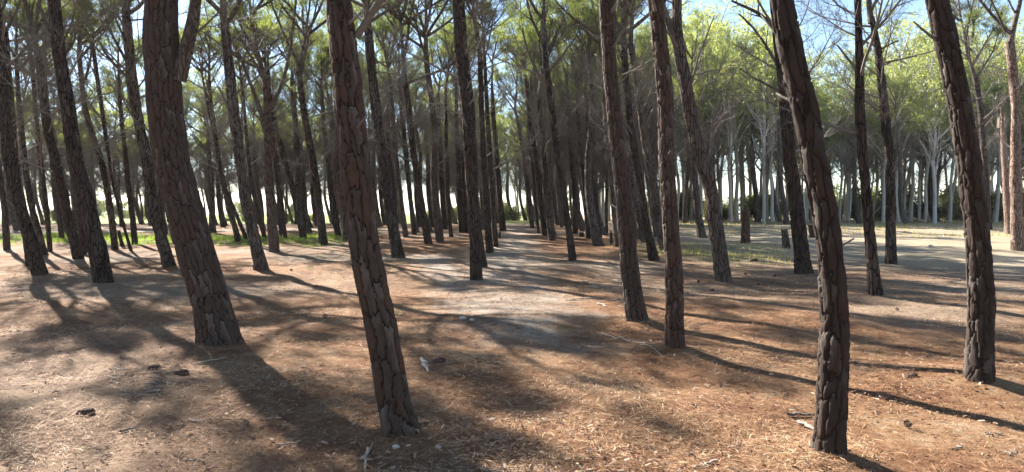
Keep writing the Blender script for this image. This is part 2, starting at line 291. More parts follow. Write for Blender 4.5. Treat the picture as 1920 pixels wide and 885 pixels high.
# ------------------------------------------------------------------ traced trees: pixel trace (x, y, width) from base up
HERO = [
 # name, bark mode, pts, forks, label
 ('A', 'plate', [(412,652,86),(404,610,74),(393,560,71),(370,480,70),(345,390,68),(320,290,66),(308,180,64),(303,80,64),(303,0,62)],
   [[(335,150,30),(352,100,24),(368,50,21),(378,0,19),(388,-60,15)]], 'thickest pine trunk, leaning left at the left, with a steep side limb near the top'),
 ('B', 'plate', [(757,828,76),(742,775,66),(730,700,64),(712,600,60),(690,500,58),(677,400,55),(664,300,57),(655,200,56),(645,100,51),(635,0,48)],
   [[(668,70,14),(690,38,14),(722,0,13),(745,-35,11)]], 'leaning pine with red brown bark plates, nearest trunk left of the path'),
 ('C', 'plate', [(1553,868,60),(1557,800,56),(1561,720,55),(1565,630,52),(1565,565,50),(1557,480,48),(1551,430,46),(1536,340,46),(1525,300,46),(1517,240,48),(1500,170,48),(1480,85,46),(1464,0,42)],
   [], 'dark crooked pine, the nearest trunk at the right, its foot at the picture bottom'),
 ('D', 'plate', [(1836,725,50),(1838,650,45),(1840,560,45),(1833,450,43),(1828,400,43),(1816,300,41),(1800,200,41),(1780,100,41),(1757,0,40)],
   [], 'leaning pine with flaky pale bark streaks, the nearest trunk by the right edge'),
 ('E', 'plate', [(1265,660,38),(1265,600,34),(1265,560,34),(1263,500,33),(1256,400,30),(1249,300,30),(1249,200,29),(1240,100,29),(1228,0,29)],
   [], 'straight reddish pine with a pale vertical scar, standing just right of the centre pine pair'),
 ('F', 'plate', [(1195,607,45),(1187,550,37),(1180,500,35),(1176,440,34),(1171,380,33),(1160,300,30),(1150,200,29),(1141,100,29),(1139,0,32)],
   [[(1158,145,4),(1185,135,4),(1205,125,3),(1222,115,2)]], 'pine with finely cracked bark standing left of the straight scarred trunk'),
 ('G', 'relief', [(1357,532,33),(1350,480,28),(1345,440,27),(1340,410,27),(1334,370,25),(1328,340,25),(1312,300,25),(1292,200,24),(1274,100,22),(1269,50,20),(1269,0,18)],
   [[(1268,85,12),(1255,55,11),(1244,25,10),(1236,0,9),(1230,-40,8)],[(1297,155,5),(1307,110,5),(1318,80,4),(1328,50,3),(1333,35,2)]], 'bent pine with a fork near the top, third trunk right of the path'),
 ('H', 'relief', [(1508,516,33),(1503,470,28),(1497,420,26),(1488,340,24),(1480,300,23),(1473,200,22),(1467,130,20),(1458,50,19),(1450,0,18)],
   [[(1462,130,6),(1440,85,5),(1415,45,4),(1392,20,3)],[(1466,172,5),(1440,158,5),(1413,140,4),(1394,124,2)],[(1450,50,8),(1425,22,7),(1400,8,6),(1378,-5,4)]], 'slim pine directly behind the dark crooked foreground pine, with bare branches reaching left'),
 ('I', 'relief', [(1643,560,26),(1636,500,20),(1631,440,18),(1626,380,17),(1618,300,17),(1612,200,17),(1612,130,15),(1608,0,12)],
   [[(1608,133,6),(1597,112,5),(1590,95,4),(1583,78,3)],[(1616,130,6),(1632,90,5),(1652,45,4),(1675,0,4),(1690,-25,2)]], 'thin upright pine with two bare crossing branches against the open sky'),
 ('J', 'relief', [(1671,498,21),(1670,440,17),(1670,380,17),(1669,300,16),(1658,200,15),(1647,100,14),(1636,40,11),(1625,0,9)],
   [[(1648,95,5),(1662,85,4),(1675,80,2)],[(1657,118,4),(1690,112,3),(1745,98,2)],[(1636,42,6),(1634,15,5),(1635,-10,4)]], 'thin pine right of the pine with crossing branches, forked near its top'),
 ('K', 'relief', [(893,530,25),(891,480,21),(888,400,19),(880,300,18),(873,200,18),(861,100,17),(856,0,15)],
   [[(872,172,4),(884,150,4),(895,138,2)],[(876,200,4),(892,185,4),(899,170,2)]], 'dark straight pine with two pale broken stubs on the near left edge of the path'),
 ('K2', 'relief', [(906,500,16),(899,450,13),(893,400,12),(889,300,12),(884,200,12),(872,100,11),(866,0,10)],
   [], 'pine half hidden just behind the dark trunk with pale stubs'),
 ('L', 'relief', [(748,487,26),(741,450,21),(732,400,20),(725,350,20),(717,300,20),(704,200,19),(697,130,17),(685,0,15)],
   [], 'dark pine half hidden to the right behind the red brown foreground pine'),
 ('M', 'relief', [(195,534,35),(189,500,33),(176,440,31),(166,400,30),(155,350,27),(141,300,25),(128,200,24),(111,100,22),(101,0,20)],
   [[(128,145,4),(138,115,4),(146,90,3),(147,75,2)],[(98,75,7),(85,50,6),(70,25,5),(58,0,4)]], 'pine leaning left with a long crisp shadow, left of the thickest trunk'),
 ('N', 'relief', [(77,518,27),(71,500,24),(57,450,21),(41,400,20),(27,350,20),(17,300,20),(8,200,17),(0,100,15),(-8,0,13)],
   [[(5,75,5),(15,60,4),(25,45,3)]], 'strongly leaning pine, the nearest trunk at the left edge'),
 ('O', 'relief', [(319,503,24),(303,450,20),(290,400,19),(282,350,19),(276,300,19),(262,240,18),(247,150,19),(241,80,17),(234,0,13)],
   [[(244,150,6),(225,130,5),(208,110,4),(200,88,3)],[(240,120,6),(215,80,5),(195,45,4),(180,0,3)],[(240,100,5),(225,60,4),(205,20,3),(196,-10,2)]], 'pine close behind the left side of the thickest trunk, with many thin ascending branches'),
 ('P', 'relief', [(491,510,27),(478,450,20),(466,400,19),(458,350,18),(449,300,18),(443,250,19),(432,150,18),(424,80,16),(416,0,13)],
   [], 'single stemmed pine standing between the thickest trunk and the red brown foreground pine'),
 ('Q', 'relief', [(514,472,21),(508,400,16),(504,340,16),(501,300,16),(503,250,15),(501,200,13),(496,100,11),(486,30,9),(482,0,8)],
   [[(500,255,10),(485,200,9),(465,150,8),(450,115,6),(440,90,4)],[(504,205,8),(522,180,7),(540,130,6),(550,80,5),(560,0,4)]], 'pine that splits into three stems, right of the single stemmed pine'),
 ('R', 'relief', [(606,460,17),(601,400,13),(594,350,13),(586,300,13),(577,250,12),(568,200,11),(560,130,10),(553,60,9),(545,0,8)],
   [[(577,215,4),(565,190,4),(545,165,3),(525,150,2)],[(564,140,6),(575,90,5),(590,40,4),(600,0,3)]], 'pine at the edge of the green grass patch, left of the red brown foreground pine'),
 ('S', 'far', [(569,447,13),(560,400,12),(548,350,11),(533,300,10),(520,250,9),(508,200,7)], [], 'steeply leaning dark pine behind the bright grass patch'),
 ('T', 'far', [(804,457,16),(793,400,12),(784,340,11),(777,300,11),(769,240,11),(764,180,10),(751,100,10),(740,40,8),(735,0,7)], [], 'leaning pine at the left branch of the path, left of a thicker grey pine'),
 ('U', 'far', [(825,454,16),(819,400,14),(814,340,13),(814,300,12),(815,250,12),(811,200,11),(800,120,10),(796,50,9)],
   [[(797,60,6),(786,30,6),(772,0,5)],[(798,60,6),(806,30,5),(812,0,4)]], 'thick grey pine with a Y fork at the top, left of the path'),
 ('V', 'far', [(761,445,11),(755,400,9),(748,340,9),(743,300,9),(735,200,8),(728,100,6)], [], 'slender pine with a bright sunlit left side, just right of the half hidden dark pine'),
 ('W', 'far', [(777,440,10),(770,380,9),(762,300,9),(752,200,8)], [], 'slim pine between the slender sunlit one and the leaning one at the left path'),
 ('X', 'far', [(846,444,8),(841,380,7),(838,300,7),(835,200,6),(838,100,5)], [], 'thin pine just right of the thick grey Y forked pine'),
 ('Y', 'far', [(835,429,10),(830,380,9),(826,300,9),(822,200,8)], [], 'dark pine behind the thick grey Y forked pine'),
 ('Z', 'far', [(866,436,11),(863,380,10),(859,300,9),(856,220,8)], [], 'left stem of a dark pine couple behind the straight dark pine at the path'),
 ('Z2', 'far', [(874,436,9),(872,380,9),(868,300,8),(866,220,7)], [], 'right stem of a dark pine couple behind the straight dark pine at the path'),
 ('AA', 'far', [(919,473,15),(914,420,12),(909,350,11),(907,300,11),(903,200,10),(900,100,9),(891,40,7),(888,0,6)],
   [[(903,130,4),(915,90,3),(922,50,3),(928,20,2)],[(907,170,4),(918,150,3),(925,130,2)]], 'front pine of the close pair on the left edge of the path'),
 ('AB', 'far', [(930,463,10),(925,400,9),(919,300,9),(913,200,8),(908,100,6)], [], 'rear pine of the close pair on the left edge of the path'),
 ('AC', 'far', [(943,432,13),(938,380,11),(931,300,10),(924,200,8)], [], 'farthest dark pine on the left edge where the path narrows'),
 ('AE', 'far', [(1074,489,16),(1068,440,12),(1062,400,12),(1056,350,12),(1046,300,12),(1034,200,12),(1022,100,11),(1016,50,9),(1013,0,9)],
   [[(1016,35,5),(1003,18,5),(990,0,4)],[(1024,90,3),(1036,60,3),(1043,30,2)]], 'leaning pine alone on the right edge of the path, nearest on that side'),
 ('AF', 'far', [(1035,451,12),(1028,400,11),(1020,300,10),(1011,200,9),(1004,100,8),(997,30,6)], [[(1004,180,4),(1001,140,3),(1000,100,3)]], 'second pine on the right edge of the path, behind the lone leaning one'),
 ('AG', 'far', [(1022,442,10),(1014,380,9),(1005,300,9),(993,220,8)], [], 'third pine on the right edge of the path'),
 ('AH', 'far', [(1010,437,5),(1004,380,5),(999,320,5),(992,260,4)], [], 'very thin pine stem on the right edge of the path'),
 ('AI', 'far', [(998,427,8),(992,380,8),(983,300,8),(972,230,7),(962,190,5)], [], 'last pine on the right where the path reaches the bright gap'),
 ('AJ', 'far', [(1103,447,10),(1099,380,9),(1090,300,8),(1082,200,7)], [], 'pine immediately left of the crooked dark stem in the stand right of the path'),
 ('AK', 'far', [(1124,452,12),(1119,400,10),(1113,350,10),(1107,300,9),(1100,200,8),(1095,120,6)],
   [[(1085,190,6),(1083,150,5),(1070,110,4)]], 'crooked dark pine in the stand right of the path, left of the red stump'),
 ('AL', 'far', [(1079,438,11),(1078,380,10),(1072,300,9),(1064,200,8)], [], 'dark pine behind the lone leaning one on the right of the path'),
 ('AM', 'far', [(1137,438,7),(1137,380,6),(1140,300,6),(1138,220,5)], [], 'thin upright pine behind the red stump'),
 ('AN', 'far', [(1157,463,9),(1151,400,9),(1146,350,8),(1140,300,8),(1133,200,7)], [], 'pine just right of the red stump, beside the finely cracked trunk'),
 ('AP', 'relief', [(1226,488,20),(1217,440,14),(1209,400,13),(1202,350,13),(1192,300,13),(1178,200,13),(1170,100,12),(1160,0,11)], [], 'pine leaning left in the gap between the finely cracked trunk and the scarred trunk'),
 ('AQ', 'far', [(1243,470,13),(1238,440,13),(1233,400,13),(1226,350,13),(1214,300,13),(1200,200,13),(1190,130,13),(1176,50,13),(1168,0,12)],
   [[(1187,105,4),(1172,75,4),(1160,50,3),(1152,40,2)]], 'grey leaning pine partly covered by the straight scarred trunk'),
 ('AR', 'far', [(1317,446,17),(1308,400,14),(1304,340,12),(1301,300,10),(1297,200,8)], [], 'pale sunlit pine directly left behind the bent forked pine'),
 ('AT', 'far', [(1909,471,21),(1906,400,20),(1904,300,18),(1905,200,15),(1896,100,16),(1889,50,14),(1885,0,13)],
   [[(1886,60,5),(1872,40,4),(1860,15,3),(1845,0,2)],[(1907,180,4),(1914,160,3),(1920,140,2)]], 'pale reddish pine at the right edge beside the sandy track'),
 ('AV', 'far', [(1854,430,12),(1850,380,11),(1846,300,11),(1838,200,10),(1822,100,10),(1815,60,8),(1803,0,6)],
   [[(1823,70,5),(1829,45,4),(1822,10,3),(1817,-15,2)],[(1822,95,4),(1800,75,3),(1785,70,2)]], 'dark thin pine just right of the nearest right edge trunk, forked high up'),
 ('BA', 'relief', [(147,485,18),(138,450,17),(125,400,17),(113,350,16),(104,300,16),(90,250,15),(77,150,13),(62,0,9)],
   [[(80,120,5),(60,90,4),(35,65,3),(15,30,2)]], 'dark leaning pine between the nearest left edge trunk and the crisp shadowed one'),
 ('BB', 'far', [(83,478,13),(76,450,12),(62,400,11),(52,350,11),(46,300,10),(36,200,8)], [], 'pine with a sunlit flank behind the strongly leaning left edge trunk'),
 ('BC', 'far', [(94,471,8),(88,400,9),(81,340,8),(76,300,8),(66,200,7)], [], 'upright slim pine in the gap with the bright field at the far left'),
 ('BD', 'far', [(116,447,9),(110,400,8),(101,350,8),(97,300,7)], [], 'small pine before the bright field, left of the dark leaning one'),
 ('BE', 'far', [(157,478,12),(150,400,11),(143,350,10),(136,300,9)], [], 'pine close behind the trunk with the crisp shadow, on its left'),
 ('BF', 'far', [(216,468,12),(208,400,11),(200,350,11),(190,300,11),(172,250,10),(158,200,9),(148,100,8),(142,0,7)],
   [[(160,150,5),(175,110,4),(182,80,3)]], 'tall pine close behind the trunk with the crisp shadow, on its right'),
 ('BG', 'far', [(253,460,11),(250,420,10),(245,380,10),(240,340,10),(236,300,9),(228,230,7)], [], 'short crowned pine beside the green patch at the far left'),
 ('BH', 'far', [(246,470,6),(235,435,5),(226,400,5),(213,355,4)], [], 'thin strongly slanted pine stem in front of the white gap at left'),
 ('BI', 'far', [(311,433,8),(305,400,7),(298,340,7),(292,280,6)], [], 'small pine in the white gap left of the thickest trunk'),
 ('BJ', 'far', [(13,468,12),(9,400,10),(1,340,10),(-8,270,9)], [], 'half cut off pine at the very left edge'),
 ('BK', 'far', [(54,499,10),(50,460,10),(45,430,9),(40,400,9),(33,340,8)], [], 'short dark stem just behind the foot of the left edge trunk'),
 ('BL', 'far', [(447,453,12),(440,425,10),(431,390,9),(420,350,9),(410,300,8),(396,200,7)], [], 'pine standing between the thickest trunk and the single stemmed pine, on the far grass'),
 ('BM', 'far', [(463,450,7),(446,410,7),(432,375,6),(420,345,5)], [], 'slanting thin pine crossing in front of the far field behind the single stemmed pine'),
 ('BN', 'far', [(536,450,8),(530,410,7),(524,370,7),(517,320,6),(512,270,5)], [], 'thin pine right of the pine with three stems'),
 ('BO', 'far', [(635,444,12),(625,400,11),(618,330,10),(612,280,9),(605,200,7)], [], 'pine just left behind the red brown foreground pine at mid height of its trunk'),
 ('BP', 'far', [(497,447,8),(481,390,8),(471,340,7),(464,280,6)], [], 'leaning thin pine just left behind the pine with three stems'),
]
HN = {}
for h in HERO:
    x, y, w = h[2][0]; b = ground(x, y); HN[h[0]] = b
MOUNDS[:] = [(HN[k][0], HN[k][1], .38 if k != 'A' else .58, .085) for k in 'ABCDEFGHIJKLMNOP' if k in HN]
print('traced', {k: tuple(round(float(c), 1) for c in v) for k, v in list(HN.items())[:12]})

# ------------------------------------------------------------------ ground sheet
def seg_dist(x, y, poly):
    d = np.full(np.shape(x), 1e9)
    for (a, b) in zip(poly[:-1], poly[1:]):
        ax, ay = a[:2]; bx, by = b[:2]; L = (bx-ax)**2+(by-ay)**2+1e-9
        t = np.clip(((x-ax)*(bx-ax)+(y-ay)*(by-ay))/L, 0, 1)
        d = np.minimum(d, np.hypot(x-ax-t*(bx-ax), y-ay-t*(by-ay)))
    return d
PATH = [ground(*p) for p in ((968,414),(966,430),(962,450),(955,472),(945,500),(955,540),(985,590),(1010,640))]
PATH2 = [ground(*p) for p in ((800,478),(815,495),(840,520),(870,550),(900,590))]
TRACK = [ground(*p) for p in ((1450,440),(1540,446),(1640,455),(1720,465),(1830,478),(1920,490),(2100,515))]
TRACK2 = [ground(*p) for p in ((1640,450),(1740,449),(1840,450))]
def masks(x, y):
    r = np.hypot(x, y); w = .35*vn(x*1.3, y*1.3)
    path = np.clip(1.35-np.minimum(seg_dist(x, y, PATH)/(.85+.2*sst(8, 20, y)), seg_dist(x, y, PATH2)/.55)-.5*vn(x*1.7+8, y*1.3)-.4*vn(x*4, y*3), 0, 1)*sst(5.0, 10, y)
    path = path*(.55+.45*sst(-.3, .3, vn(x*2.3+2, y*2.9)))
    path = np.maximum(path, np.clip(1.3-seg_dist(x, y, TRACK)/.75-w, 0, 1))
    path = np.maximum(path, .8*np.clip(1.2-seg_dist(x, y, TRACK2)/.4-w, 0, 1))
    path = np.maximum(path, np.clip(1.3-np.abs(y-37-.03*(x+10)-w*2)/1.6, 0, 1)*sst(-5, -9, x))
    grass = np.clip(1.2-np.abs(y-29+.06*(x+10)-1.5*w)/3.2, 0, 1)*sst(-5.5, -8, x)*sst(-32, -24, x)
    grass = np.maximum(grass, .8*np.clip(1.2-np.hypot((x-6.2)/2.6, (y-21.5)/3.0)+w, 0, 1))
    field = sst(50, 58, y+.1*x)*sst(-4, -10, x-.02*y)
    field = np.maximum(field, sst(58, 64, y)*sst(8, 3, x))
    dry = np.clip(sst(18, 25, y+.3*x)*sst(5, 9, x), 0, 1)
    gray = np.clip(.3+.9*vn(x/3.2+5, y/2.6), 0, 1)*sst(6, 11, y)
    gray = np.maximum(gray, .9*sst(1.5, -1.0, x+.55*y-.2)*sst(11, 6, y)*.7)
    gray = np.maximum(gray, sst(12, 18, y)*sst(3.5, 6, x)*.55)
    return dict(path=path, grass=grass, field=field, dry=dry, gray=gray)
NR, NA = 330, 400
rr = np.r_[0.25, 1.2*(4000/1.2)**(np.linspace(0, 1, NR-1)**1.35)]
# denser in front of the camera
t = np.linspace(-1, 1, NA, endpoint=False)
az = math.pi*(.42*t+.58*t**3)
X = rr[:, None]*np.sin(az)[None]; Y = rr[:, None]*np.cos(az)[None]
mb = MB(); mb.add(np.stack([X, Y, gz(X, Y)], -1).reshape(-1, 3), ringquads(NR, NA)[:, ::-1])
me = mb.mesh('ground', M_ground)
for k, v in masks(X, Y).items():
    at = me.attributes.new(k, 'FLOAT', 'POINT'); at.data.foreach_set('value', v.astype(np.float32).ravel())
g = link('ground', me); tag(g, 'brown forest floor of fallen needles with pale trodden paths', kind='structure')

# ------------------------------------------------------------------ trunks
def world_trace(pts, Y0):
    P, R = [], []
    for (x, y, w) in pts:
        d = ray(x, y); s = Y0/d[1]; P.append([d[0]*s, d[1]*s, EYE+d[2]*s]); R.append(w/2/FPX*s)
    return np.array(P), np.array(R)
def trunk_mesh(mb, P, R, m, step, rng, amp=1.0):
    Q, r, u = resample(P, R, step); off = rng.random()*50
    def disp(th):
        c, s = np.cos(th)[None], np.sin(th)[None]; z = u[:, None]
        lump = .10*vn(c*1.1+off, s*1.1, z*1.2)+.05*vn(c*2.5+off, s*2.5, z*4)
        rid = np.abs(vn(c*3.2+off, s*3.2, z*2.6+.6*vn(c, s, z*5)))
        rid = np.minimum(rid*3, 1)-.8
        fine = vn(c*7+off, s*7, z*9)
        return r[:, None]*(lump)+amp*np.minimum(r[:, None]*.14, .016)*(rid+.45*fine)
    tube(mb, Q, r, m, disp=disp, a=0)
    return Q, r, u
def plated_trunk(root, P, R, rng, ztop, pm):
    """core + each bark plate as its own piece, up to height ztop above the base"""
    Q, r, u = resample(P, R, .02); off = rng.random()*50
    r0 = float(r.mean()); circ = 2*math.pi*r0; m = int(circ/.0125); m = max(44, min(m, 96))
    T, Xf, Yf = frames(Q); th = np.arange(m)*2*math.pi/m
    D = Xf[:, None]*np.cos(th)[None, :, None]+Yf[:, None]*np.sin(th)[None, :, None]
    c, s, z = np.cos(th)[None], np.sin(th)[None], u[:, None]
    lump = r[:, None]*(.08*vn(c*1.1+off, s*1.1, z*1.3)+.045*vn(c*2.4+off, s*2.4, z*4)+np.exp(-np.maximum(z-.12, 0)/.15)*(.16+.26*vn(c*2.1+off, s*2.1, 0)))
    base = r[:, None]+lump
    mbc = MB(); V = Q[:, None]+D*(base-.008+.003*vn(c*9+off, s*9, z*22))[..., None]
    mbc.add(V.reshape(-1, 3), ringquads(len(Q), m))
    core = link('trunk', mbc.mesh('trunk', M_fur), root)
    nmax = int((Q[:, 2] < ztop).sum()); nmax = min(max(nmax, 20), len(Q))
    ncol = max(7, int(round(circ/.056))); rowh = .30 if r0 < .2 else .36
    L = u[nmax-1]; seeds = []
    for ci in range(ncol):
        zz = -rng.random()*rowh
        while zz < L+rowh:
            seeds.append(((ci+.5+(rng.random()-.5)*.5)/ncol*2*math.pi, zz, 1)); zz += rowh*(.35+1.3*rng.random())
    seeds = np.array(seeds)
    TH = (th[None]+np.zeros((nmax, 1))); ZZ = u[:nmax, None]+np.zeros((1, m))
    cc, ss = np.cos(TH), np.sin(TH)
    wx = .016*vn(cc*3+off, ss*3, ZZ*5)+.012*vn(cc*8+off, ss*8, ZZ*17)+.007*vn(cc*19+off, ss*19, ZZ*40); wz = .08*vn(cc*3+off+9, ss*3, ZZ*7)+.05*vn(cc*9+off+9, ss*9, ZZ*15)
    best = np.full(TH.shape, 1e9); sec = best.copy(); cid = np.zeros(TH.shape, int)
    for k, (sx, sz, _) in enumerate(seeds):
        lo = max(0, int((sz-.9)/.02)); hi = min(nmax, int((sz+.9)/.02)+1)
        if hi <= lo: continue
        dx = (TH[lo:hi]-sx+math.pi) % (2*math.pi)-math.pi
        d = np.hypot(dx*r0+wx[lo:hi], (ZZ[lo:hi]-sz+wz[lo:hi])*.18)
        b, q, ci = best[lo:hi], sec[lo:hi], cid[lo:hi]
        n1 = d < b; q[:] = np.where(n1, b, np.minimum(q, d)); ci[n1] = k; b[n1] = d[n1]
    e = sec-best
    lift = rng.random(len(seeds)); tx = (rng.random(len(seeds))-.5); tz = (rng.random(len(seeds))-.5)
    prof = sst(-.001, .0065, e)
    fl = vn(cc*5+off+20, ss*5+3, ZZ*9)+.5*vn(cc*13+off, ss*13, ZZ*24); fl = np.floor(fl*2.2)/2.2+.25*(fl*2.2-np.floor(fl*2.2))
    H = -.014+prof*(.0145+.005*lift[cid])+prof*(.0055*fl+.003*vn(cc*20, ss*20, ZZ*45)+.0025*np.abs(vn(cc*26, ss*26, ZZ*9)))
    dxs = ((TH-seeds[cid, 0]+math.pi) % (2*math.pi)-math.pi)*r0
    H += prof*(tx[cid]*dxs*.14+tz[cid]*(ZZ-seeds[cid, 1])*.03)
    fade = sst(L, L-.25, ZZ); H = H*fade-.012*(1-fade)
    QD = ringquads(nmax, m); fc = cid.reshape(-1)
    Vp = (Q[:nmax, None]+D[:nmax]*(base[:nmax]+H)[..., None]).reshape(-1, 3)
    Vl = (Q[:nmax, None]+D[:nmax]*(base[:nmax]-.022)[..., None]).reshape(-1, 3)
    qc = fc[QD]
    pairs = {}
    for col in range(4):
        for k in np.unique(qc[:, col]): pass
    order = []
    for k in np.unique(fc):
        sel = np.where((qc == k).any(1))[0]
        if len(sel) < 8: continue
        q = QD[sel]; ids, inv = np.unique(q, return_inverse=True)
        V = np.where((fc[ids] == k)[:, None], Vp[ids], Vl[ids])
        cen = V.mean(0)
        b = MB(); b.add(V-cen, inv.reshape(q.shape), a=rng.random())
        order.append((cen, b))
    for i, (cen, b) in enumerate(order):
        o = link('bark_plate', b.mesh('bark_plate', pm), core, cen)
    return Q, r, len(order)

# ------------------------------------------------------------------ branches
def rot(v, ax, an):
    ax = ax/np.linalg.norm(ax); c, s = math.cos(an), math.sin(an)
    return v*c+np.cross(ax, v)*s+ax*ax.dot(v)*(1-c)
def branch_curve(p, d, L, n, rng, up=.5, wob=.12):
    P = [np.array(p, float)]; d = np.array(d, float); d /= np.linalg.norm(d); st = L/(n-1)
    for i in range(n-1):
        d = d+np.array([0, 0, up])*st/L+rng.normal(0, wob, 3)*.5; d /= np.linalg.norm(d)
        P.append(P[-1]+d*st)
    return np.array(P)
def perp(d, phi):
    a = np.array([0, 0, 1.]) if abs(d[2]) < .9 else np.array([1., 0, 0])
    x = np.cross(d, a); x /= np.linalg.norm(x); y = np.cross(d, x)
    return x*math.cos(phi)+y*math.sin(phi)
def grow(mb, P, r0, r1, lev, rng, tips, dens=1.0, sides=(7, 4, 3), up=.4, kid=(7, 4), klen=.42):
    n = len(P); R = np.linspace(r0, r1, n)
    L = np.linalg.norm(np.diff(P, axis=0), axis=1).sum()
    tube(mb, P, R, sides[0], cap=(lev == 0))
    if lev == 0 or len(kid) == 0:
        tips.append((P[-1], P[-1]-P[-2])); return
    k = max(1, int(kid[0]*dens+rng.random())); phi = rng.random()*6.28
    for i in range(k):
        t = .22+.78*(i+rng.random()*.8)/k; t = min(t, .98); f = t*(n-1); j = min(int(f), n-2); a = f-j
        p = P[j]*(1-a)+P[j+1]*a; d = P[j+1]-P[j]; d /= np.linalg.norm(d)
        phi += 2.4+rng.normal(0, .5)
        nd = d*math.cos(.8)+perp(d, phi)*math.sin(.8)
        l = L*klen*(1.15-.6*t)*(.6+.7*rng.random())
        rr_ = max((r0+(r1-r0)*t)*.5, .004)
        grow(mb, branch_curve(p, nd, l, 6 if lev > 1 else 4, rng, up, .16), rr_, max(rr_*.3, .0025), lev-1, rng, tips, dens, sides[1:] or (3,), up, kid[1:], klen)
    tips.append((P[-1], P[-1]-P[-2]))

def dry_twigs(mb, tips, rng, k, L=.55, w=.011):
    """bare bent twigs round each tip, each a bent sliver of two faces"""
    C = np.repeat(np.array([t[0] for t in tips]), k, 0); D = np.repeat(np.array([t[1] for t in tips]), k, 0)
    D = D/(np.linalg.norm(D, axis=1)[:, None]+1e-9); N = len(C)
    d = D*.7+rng.normal(0, .5, (N, 3))+np.array([0, 0, .15]); d /= np.linalg.norm(d, axis=1)[:, None]
    l = (L*(.35+.9*rng.random(N)))[:, None]; p = C-D*(.35*rng.random(N))[:, None]
    mid = p+d*l*.5; e = mid+(d+rng.normal(0, .35, (N, 3)))*l*.5
    q = np.cross(d, rng.normal(size=(N, 3))); q = q/np.linalg.norm(q, axis=1)[:, None]*w/2
    V = np.stack([p-q, p+q, mid-q*.8, mid+q*.8, e], 1).reshape(-1, 3); b = np.arange(N)[:, None]*5
    mb.add(V, b+np.array([[0, 1, 3, 2]]), b+np.array([[2, 3, 4]]))
def dead_branch(seed):
    rng = np.random.default_rng(seed); mb = MB(); L = rng.uniform(.8, 2.6)
    el = rng.uniform(.1, .95)
    P = branch_curve((0, 0, 0), (math.cos(el), 0, math.sin(el)), L, 9, rng, .45, .14)
    tn = []; grow(mb, P, .009+.0075*L, .004, 2, rng, tn, 1.0, (5, 4, 3), .35, (int(5+3*L), 4), .36); dry_twigs(mb, tn, rng, 2, .35, .008)
    return mb
def twig_stub(seed):
    rng = np.random.default_rng(seed); mb = MB(); L = rng.uniform(.07, .3)
    P = branch_curve((0, 0, 0), (1, 0, rng.uniform(.1, .9)), L, 4, rng, .3, .1)
    tube(mb, P, np.linspace(.014, .006, 4), 5, cap=True); return mb
DEAD_MB = [dead_branch(100+i) for i in range(14)]+[twig_stub(300+i) for i in range(4)]
DEAD = [b.mesh('dead_branch', M_dead) for b in DEAD_MB]

def needle_mesh(mb, tips, rng, n_tuft, n_need, spread, L=.13, w=.012, flat=.6, droop=0):
    """tufts of thin needle bundles round each twig tip"""
    C = np.array([t[0] for t in tips]); D = np.array([t[1] for t in tips]); D /= np.linalg.norm(D, axis=1)[:, None]+1e-9
    K = len(C); N = K*n_tuft
    c = np.repeat(C, n_tuft, 0); d = np.repeat(D, n_tuft, 0)
    o = rng.normal(0, 1, (N, 3)); o /= np.linalg.norm(o, axis=1)[:, None]; o *= (rng.random(N)**.45)[:, None]*spread
    o[:, 2] *= flat; c = c+o; d = d*.5+o/spread*.7+rng.normal(0, .35, (N, 3))+np.array([0, 0, .35-droop]); d /= np.linalg.norm(d, axis=1)[:, None]
    tint = np.clip(.5+.22*rng.normal(size=N)+.25*o[:, 2]/spread+np.repeat(rng.normal(0, .16, K), n_tuft), 0, 1)
    M = N*n_need; c = np.repeat(c, n_need, 0); d0 = np.repeat(d, n_need, 0)
    dd = d0*1.0+rng.normal(0, .55, (M, 3)); dd /= np.linalg.norm(dd, axis=1)[:, None]
    sd_ = np.cross(dd, rng.normal(size=(M, 3))); sd_ /= np.linalg.norm(sd_, axis=1)[:, None]
    l = (L*(.7+.6*rng.random(M)))[:, None]; st = c+rng.normal(0, .025, (M, 3))
    V = np.stack([st-sd_*w/2, st+sd_*w/2, st+dd*l], 1).reshape(-1, 3)
    mb.add(V, None, np.arange(M*3).reshape(-1, 3), np.repeat(np.repeat(tint, n_need), 3))

